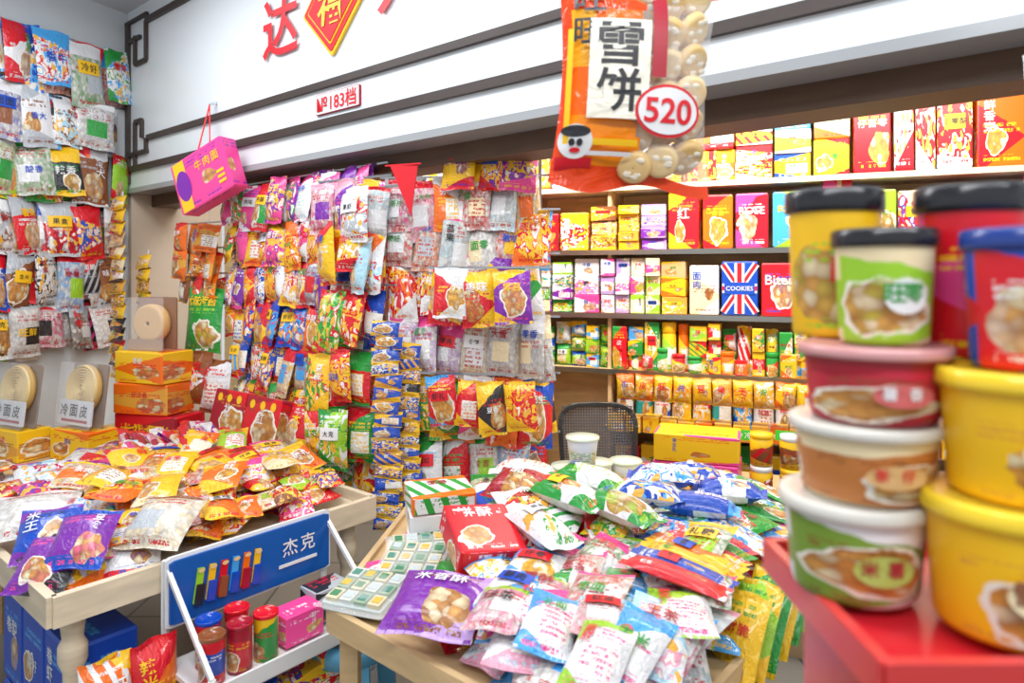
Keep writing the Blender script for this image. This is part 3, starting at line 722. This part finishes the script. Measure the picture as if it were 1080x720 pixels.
pile('clear_rice_cake_packs',fr,16,.80,.03,3,"wiz wkg wsk wlg wlk wkr ikw sgw wgr wzi",kind=.55,W=(.11,.15),H=(.16,.2),yaw=(-.9,-.1))
fm=[(.12,1.9),(.42,1.68),(.8,2.1),(.6,2.4),(.1,2.25)]
pile('white_snack_packs',fm,17,.80,.038,3,"wgr gbs ysb wro wgl wsg ryr sbw bsw lyg oyr wlg",yaw=(-1.2,.2),kind=.15,boxes=.2,W=(.1,.15),H=(.16,.22))
bk=[(.0,2.2),(.7,2.3),(.72,2.55),(-.1,2.45)]
pile('noodle_packets',bk,18,.78,.04,2,"wgy gye gwl lyg eyw wbr wiz wgl",yaw=(-1.4,1.4),kind=.35,boxes=.15)
rt=[(.62,1.85),(.9,2.08),(.84,2.45),(.64,2.4)]
pile('bright_snack_packets',rt,12,.80,.03,3,"rwb bws ggw rby kwr sbw gwl",W=(.07,.1),H=(.2,.25),T=(.03,.04),yaw=(.9,1.4),kind=0)
b=Batch('purple_biscuit_bag'); R=rz(-.25)@rx(.3); loc=np.array([-.17,1.56,.85]); pack(b,R,loc,.22,.2,.06,'pvn',n=0,pp=(.95,.24,0))
for k in range(3): decal(b,GL['米香酥'[k]],R,loc,.22,.2,.06,.28+.2*k,.78,.04,.04,'w')
b.build()
b=Batch('cake_tray_pack')
for q,(x,y,z,ya) in enumerate(((-.37,1.75,.785,-.35),(-.27,1.87,.81,-.15),(-.27,2.0,.785,.2))):
    R=rz(ya)@rx(.12+.05*q); loc=np.array([x,y,z]); b.box(loc,(.17,.16,.02),R,(.5,.56,.55),GLOSS)
    for i in range(4):
        for k in range(3):
            pq=loc+R@np.array([-.06+.04*i,-.05+.05*k,.015]); b.box(pq,(.033,.042,.013),R,[(.68,.62,.42),(.6,.64,.6),(.3,.42,.3)][(i+2*k+q)%3],GLOSS)
            b.box(pq+R@np.array([0,0,.007]),(.022,.024,.002),R,[(.06,.24,.12),(.7,.45,.08),(.08,.25,.2),(.5,.58,.6)][(i*3+k+q)%4],INK)
    pack(b,R,loc+R@np.array([0,0,.004]),.2,.19,.045,'wwe',n=0); 
    b.MI[-1][:]=CLR2
b.build()
b=Batch('red_biscuit_box'); R=rz(.35)@rx(.3)@ry(.1); loc=np.array([-.08,1.82,.90]); carton(b,R,loc,.18,.2,.07,'rrw',n=0,pp=(.97,.24,0))
for k in range(2): decal(b,GL['饼酥'[k]],R,loc,.18,.2,.07,.3+.3*k,.82,.045,.045,'w',True)
b.build()
b=Batch('white_biscuit_boxes')
for k in range(3):
    carton(b,rz(.15+.1*k)@rx(.1),np.array([-.23,2.16,.79+.058*k]),.2,.15,.053,['wgo','wwg','wog'][k],n=2)
b.build()
b=Batch('red_bean_bag'); pack(b,rz(-.5)@rx(.3),np.array([.02,2.2,.92]),.2,.17,.09,'mrn',0,n=1,pp=(.9,.3,0)); pack(b,rz(.3)@rx(.2),np.array([.04,2.02,.92]),.17,.17,.07,'rwn',0,n=1); b.build()
b=Batch('white_green_roll_packs')
for x,y,z,ya in ((.16,1.98,.96,.8),(.24,2.1,.97,.9),(.08,1.80,.93,.5),(.05,2.35,.92,1.3),(.3,1.9,.95,.7)): pack(b,rz(ya)@rx(.05),np.array([x,y,z]),.10,.25,.09,rnd.choice(['wgo','wwg','wgl']),0,n=2)
b.build()
b=Batch('blue_white_roll_packs')
for x,y,z,ya,cm in ((.40,2.0,.96,1.1,'bws'),(.47,2.13,.97,1.35,'wbs'),(.58,2.22,.95,1.3,'bwb'),(.54,1.95,.94,1.2,'bsb'),(.66,2.08,.94,1.25,'wbs')): pack(b,rz(ya),np.array([x,y,z]),.09,.22,.08,cm,0,n=2)
b.build()
b=Batch('fanned_snack_packets')
for k,cm in enumerate("rwr bbw yyo oyw ryw ggy rrb bbw yyl lgy".split()):
    pack(b,rz(1.0-.05*k)@rx(.12),np.array([.37+.03*k,1.56+.052*k,.915-.005*k]),.07,.25,.035,cm,0,n=2,pp=(.95,.08,0))
b.build()
b=Batch('yellow_green_packets')
for k,cm in enumerate("yyg lyg gyl yyl ggy lly yyg".split()):
    pack(b,rz(-.75)@rx(1.0-.05*k),np.array([.50+.055*k,1.52+.065*k,.77]),.11,.24,.035,cm,0,n=2,pp=(.95,.1,0))
b.build()
b=Batch('white_blue_packs')
for x,y,z,ya in ((.0,1.57,.87,-.5),(.05,1.67,.88,-.4),(-.03,1.68,.86,.5)): pack(b,rz(ya)@rx(.15),np.array([x,y,z]),.14,.19,.05,'wsy',0,n=2)
b.build()
b=Batch('clear_food_tubs')
for x,y,z in ((.20,2.45,.82),(.31,2.5,.82),(.25,2.42,.93),(.42,2.52,.82)):
    b.add(lathe([(.001,0),(.045,0),(.055,.09)],24),M4(np.eye(3),(x,y,z)),'c','w','g',(.6,.2,0),None,BOX); b.add(lathe([(.055,.088),(.06,.09),(.06,.1),(.001,.104)],24),M4(np.eye(3),(x,y,z)),(.7,.76,.6),mat=GLOSS)
b.build()
_cnt=Batch('shop_counter')
_cnt.box((1.33,2.99,.63),(1.45,.04,.42),RB,(.6,.4,.2),WOOD); _cnt.box((1.33,2.99,.305),(1.35,.61,.36),RB,(.45,.3,.16),WOOD); _cnt.build()
b=Batch('sweet_gift_boxes')
for k,cm in enumerate(['kkw','yko']): carton(b,RB@ry(.05*k),np.array([.83,3.05,.725+.122*k]),.36,.12,.22,cm,n=3,pp=(.97,.1,0))
b.build()
b=Batch('snack_jars')
for k in range(4):
    for q in range(2 if k!=2 else 1):
        p=np.array([1.02,2.93])+BD*.12*k; M=M4(np.eye(3),(p[0]+.05,p[1],.65+.14*q),(1,1,1)); b.add(lathe([(.001,0),(.045,0),(.048,.1),(.04,.115)],24),M,'n','y','r',(.7,.2,0),None,BOX); b.add(lathe([(.042,.112),(.046,.115),(.046,.135),(.001,.137)],24),M,'y' if (k+q)%2 else 'w',mat=GLOSS)
b.build()
def chair(b):
    x,y=.42,3.36; dk=(.03,.032,.035)
    n=28; pts=[]
    for i in range(n):
        t=2*math.pi*i/n; cx=.18*np.sign(math.cos(t))*abs(math.cos(t))**.45; cz=.2*np.sign(math.sin(t))*abs(math.sin(t))**.45
        pts.append((x+cx*(1+.08*cz/.2),y+.12*(cx/.18)**2*-.25+ (cz)*.12,.76+cz))
    for i in range(n): b.beam(pts[i],pts[(i+1)%n],.022,dk,GLOSS)
    for i in range(-13,14): b.beam((x+i*.0125,y-.02,.58),(x+i*.013,y+.02,.95),.006,(.10,.11,.12),MATTE)
    for i in range(-14,15): b.beam((x-.175,y+i*.0014,.76+i*.0135),(x+.175,y+i*.0014,.76+i*.0135),.006,(.10,.11,.12),MATTE)
    b.add(lathe([(.001,0),(.2,0),(.22,.03),(.2,.06),(.001,.07)],28),M4(np.eye(3),(x,y-.22,.42)),dk,mat=MATTE)
    b.beam((x,y+.0,.6),(x,y-.1,.43),.05,dk,GLOSS); b.beam((x,y-.22,.42),(x,y-.22,.1),.05,'e',METAL)
    for k in range(5):
        a=k*1.2566+.3; e=(x+.22*math.cos(a),y-.22+.22*math.sin(a),.06); b.beam((x,y-.22,.1),e,.035,dk,GLOSS); b.add(BALL,M4(np.eye(3),(e[0],e[1],.03),(.05,.05,.06)),dk,mat=GLOSS)
simple('office_chair',chair)

# ------------------------------------------------------------ hero rice-cracker bag
b=Batch('rice_cracker_bag'); W,H,T=.325,.42,.11
R=face((1,.05))@rz(-.05)@rx(.03); loc=np.array([.243,1.36,1.98])
M=M4(R,loc,(W,H,T)); big=bagproto(34,40,77,2.2)
idx=0; fu=[]
for l in big['lt']: q=big['uv'][idx:idx+l]; fu.append(q.mean(0)); idx+=l
fu=np.array(fu); nf=len(fu)
front=np.arange(nf)%2==0
uu=np.where(front,fu[:,0],1-fu[:,0]); vv_=fu[:,1]
clear=(uu>.50+.07*np.cos(vv_*6))&(vv_>.04)&(vv_<.97)
def sub(pr,mask):
    st=np.concatenate([[0],np.cumsum(pr['lt'])[:-1]]); sel=np.where(mask)[0]
    li=np.concatenate([pr['li'][st[k]:st[k]+pr['lt'][k]] for k in sel]); uv=np.concatenate([pr['uv'][st[k]:st[k]+pr['lt'][k]] for k in sel])
    return dict(v=pr['v'],lt=pr['lt'][sel],li=li,uv=uv,sm=True)
pri=~clear
z1=pri&((vv_>.80)|(vv_<.1)|(uu<.05)); z2=pri&~z1&(vv_>.55)&(uu<.2); z3=pri&~z1&~z2&(vv_<.33); z0=pri&~z1&~z2&~z3
b.add(sub(big,z0),M,(.88,.14,.01),mat=FOIL); b.add(sub(big,z1),M,(.78,.06,.01),mat=FOIL); b.add(sub(big,z2),M,(.92,.42,.02),mat=FOIL); b.add(sub(big,z3),M,(.9,.27,.01),mat=FOIL)
b.add(sub(big,clear),M,'w',mat=CLR2)
def hd(pr,u,v,sx,sy,col,**k): decal(b,pr,R,loc,W,H,T,u,v,sx,sy,col,**k)
fo=dict(mat=FOIL)
hd(rect(10,14),.37,.53,.115,.19,(.84,.80,.68),lift=.002,**fo); hd(GL['雪'],.37,.64,.088,.085,'x',lift=.0035); hd(GL['饼'],.37,.43,.088,.085,'x',lift=.0035)
hd(GL['旺'],.19,.86,.06,.06,'x',lift=.002); hd(GL['旺'],.17,.70,.045,.055,'x',lift=.002); hd(rect(3,12),.085,.45,.01,.22,'y',lift=.002); hd(rect(3,14),.60,.70,.028,.17,'m',lift=.003)
hd(DISC,.67,.35,.13,.1,'r',lift=.003); hd(DISC,.67,.35,.118,.088,'w',lift=.0045); hd(GL['520'],.67,.35,.094,.094,'r',lift=.006)
hd(DISC,.14,.2,.065,.065,'w',lift=.003); hd(DISC,.14,.245,.055,.022,'x',lift=.004); hd(DISC,.12,.195,.012,.014,'x',lift=.005);hd(DISC,.165,.195,.012,.014,'x',lift=.005);hd(DISC,.14,.16,.02,.01,'r',lift=.005)
hd(rect(8,3),.14,.1,.07,.025,'r',lift=.002); hd(rect(8,2),.32,.2,.12,.012,'y',lift=.002); hd(rect(8,2),.32,.15,.10,.008,'w',lift=.002)
ck=lathe([(.001,.013),(.012,.015),(.02,.012),(.027,.013),(.032,.009),(.036,0),(.032,-.008),(.02,-.012),(.001,-.013)],24)
for i in range(3):
    for k in range(6):
        for q in range(2):
            x=.005+.056*i; y=-.165+.062*k+.014*i; rr=R@rx(.5+j(.25))@ry(j(.3)+.3*(i-1))
            b.add(ck,M4(rr,loc+R@np.array([x*.95,y,(.015 if i<2 else .008)-.03*q])),[(.8,.56,.25),(.84,.64,.34),(.74,.5,.2)][(i+k)%3],mat=INK)
            if q==0:
                for _ in range(5): b.add(BALL,M4(rr,loc+R@np.array([x*.95,y,.015 if i<2 else .008])+rr@np.array([j(.02),j(.02),.013]),(.016,.012,.005)),(.9,.84,.7),mat=INK)
b.beam(loc+R@np.array([0,.2,0]),(.28,1.42,2.6),.003,'w',GLOSS); b.build()
b=Batch('hanging_hook_rod'); b.beam((.28,1.42,2.6),(*fac(3.9,.06),2.6),.01,'e',METAL); b.build()
b=Batch('hanging_snack_bag'); pack(b,face((1,.1)),np.array([.97,1.22,1.87]),.12,.24,.05,'kwr',0,n=1); b.beam((.97,1.22,1.98),(.98,1.25,2.5),.003,'w',GLOSS); b.build()

# ------------------------------------------------------------ foreground tubs
def wrapg(b,ch,x,y,z,r,ang,sz,col):
    g=GL[ch]; v=g['v']; a=ang+v[:,0]*sz/r; rr=r+.0015
    b.raw(g,np.stack([x+rr*np.cos(a),y+rr*np.sin(a),z+v[:,1]*sz],1),col,mat=INK)
def wrapr(b,x,y,z,r,ang,w,h,col,pr=None,lift=.001):
    g=pr or rect(10,3); v=g['v']; a=ang+v[:,0]*w/r; rr=r+lift
    b.raw(g,np.stack([x+rr*np.cos(a),y+rr*np.sin(a),z+v[:,1]*h],1),col,mat=INK)
def tub(name,x,y,z,r,h,body,lid,gcol='w',lab='c'):
    b=Batch(name); ang=math.atan2(-y,-x)+.25
    rb=r*.88
    b.add(lathe([(.001,0),(rb*.96,0),(rb,.006),(r*.97,h*.82),(r*.97,h*.86)],40),M4(np.eye(3),(x,y,z)),body[0],body[1],body[2],(.78,.3,0),goodseed(),BOX)
    b.add(lathe([(r*.97,h*.84),(r*1.05,h*.85),(r*1.06,h*.88),(r*1.06,h*.98),(r*1.0,h),(r*.93,h*.985),(.001,h*.985)],40),M4(np.eye(3),(x,y,z)),lid,mat=GLOSS)
    rm=(rb+r)/2
    wrapr(b,x,y,z+h*.42,rm+.004,ang+.15,r*.8,h*.3,lab,disc(24),.002)
    for k in range(2): wrapg(b,rnd.choice(CHS),x,y,z+h*.45,rm+.0055,ang-.05+.33*k,h*.17,gcol)
    b.build()
z=1.285
wl=(.62,.60,.55)
tub('noodle_tub',.350,.70,z,.068,.095,((.2,.34,.04),'w','n'),wl,'m',lab=(.4,.48,.1)); tub('noodle_tub',.362,.70,z+.0955,.069,.075,((.55,.2,.05),'c','n'),wl,'r',lab=(.65,.4,.16)); tub('noodle_tub',.370,.70,z+.171,.068,.075,((.55,.02,.05),'m','n'),(.58,.28,.28),'w',lab=(.6,.12,.12))
tub('drink_cup',.381,.70,z+.2465,.047,.115,('l','c','l'),'x','g',lab='w'); tub('drink_cup',.370,.785,z+.2465,.050,.165,('y','y','l'),'x','r',lab='c')
tub('noodle_tub',.450,.62,z,.067,.118,('y','y','a'),(.85,.6,.03),'n',lab='c'); tub('noodle_tub',.464,.62,z+.1185,.067,.113,('y','y','a'),(.85,.58,.03),'n',lab='c')
tub('drink_cup',.468,.62,z+.232,.050,.125,('r','b','w'),(.02,.05,.25),'b',lab='w'); tub('drink_cup',.480,.715,z+.232,.050,.175,('k','r','y'),'x','w',lab='r')
def stand(b):
    rd=(.55,.015,.025)
    b.box((.475,.685,1.265),(.33,.25,.02),None,rd,GLOSS)
    for (x,y,sx,sy) in ((.475,.557,.345,.012),(.475,.813,.345,.012),(.305,.685,.012,.26),(.645,.685,.012,.26)): b.box((x,y,1.268),(sx,sy,.036),None,(.62,.05,.05),GLOSS)
    b.box((.48,.685,1.145),(.29,.21,.22),None,rd,GLOSS)
    b.box((.48,.685,.52),(.27,.2,1.03),None,(.3,.2,.13),WOOD)
    b.box((.48,.578,1.15),(.2,.004,.1),None,'w',INK)
simple('red_display_stand',stand)

# ------------------------------------------------------------ lights
def area(name,loc,size,power,rot=(0,0,0),col=(1,1,1)):
    l=bpy.data.lights.new(name,'AREA'); l.shape='RECTANGLE'; l.size,l.size_y=size; l.energy=power; l.color=col
    o=bpy.data.objects.new(name,l); o.location=loc; o.rotation_euler=rot; sc.collection.objects.link(o)
fa=math.atan2(-.638,.77)
area('front_fill_light',(-.9,1.6,3.2),(3.2,.4),58,(0,0,fa),(.96,.98,1))
area('front_fill_light',(.4,-.6,3.2),(3.2,.4),66,(math.radians(35),0,0),(.96,.98,1))  # fill lamp added behind the camera, tilted forward to brighten the shop front
area('ceiling_light_left',(-1.9,2.9,3.2),(.9,.4),13,(0,0,fa),(.96,.98,1))
ba=math.atan2(-.382,.924)
area('ceiling_light_shop',(.95,2.85,2.7),(2.4,.3),72,(math.radians(25),0,ba),(1,.98,.92))
area('ceiling_light_shop',(-.9,3.9,2.7),(1.8,.3),34,(0,0,ba),(1,.98,.93))
w=bpy.data.worlds.new('w'); sc.world=w; w.use_nodes=True; w.node_tree.nodes['Background'].inputs[0].default_value=(.94,.97,1,1); w.node_tree.nodes['Background'].inputs[1].default_value=.7

cam=bpy.data.cameras.new('cam'); co=bpy.data.objects.new('camera',cam); sc.collection.objects.link(co)
co.location=(0,0,1.6); co.rotation_euler=(math.pi/2,0,0); cam.lens=24; cam.sensor_width=36; cam.shift_y=-70/1080
cam.dof.use_dof=True; cam.dof.focus_distance=2.5; cam.dof.aperture_fstop=3.0; cam.clip_start=.05
sc.camera=co
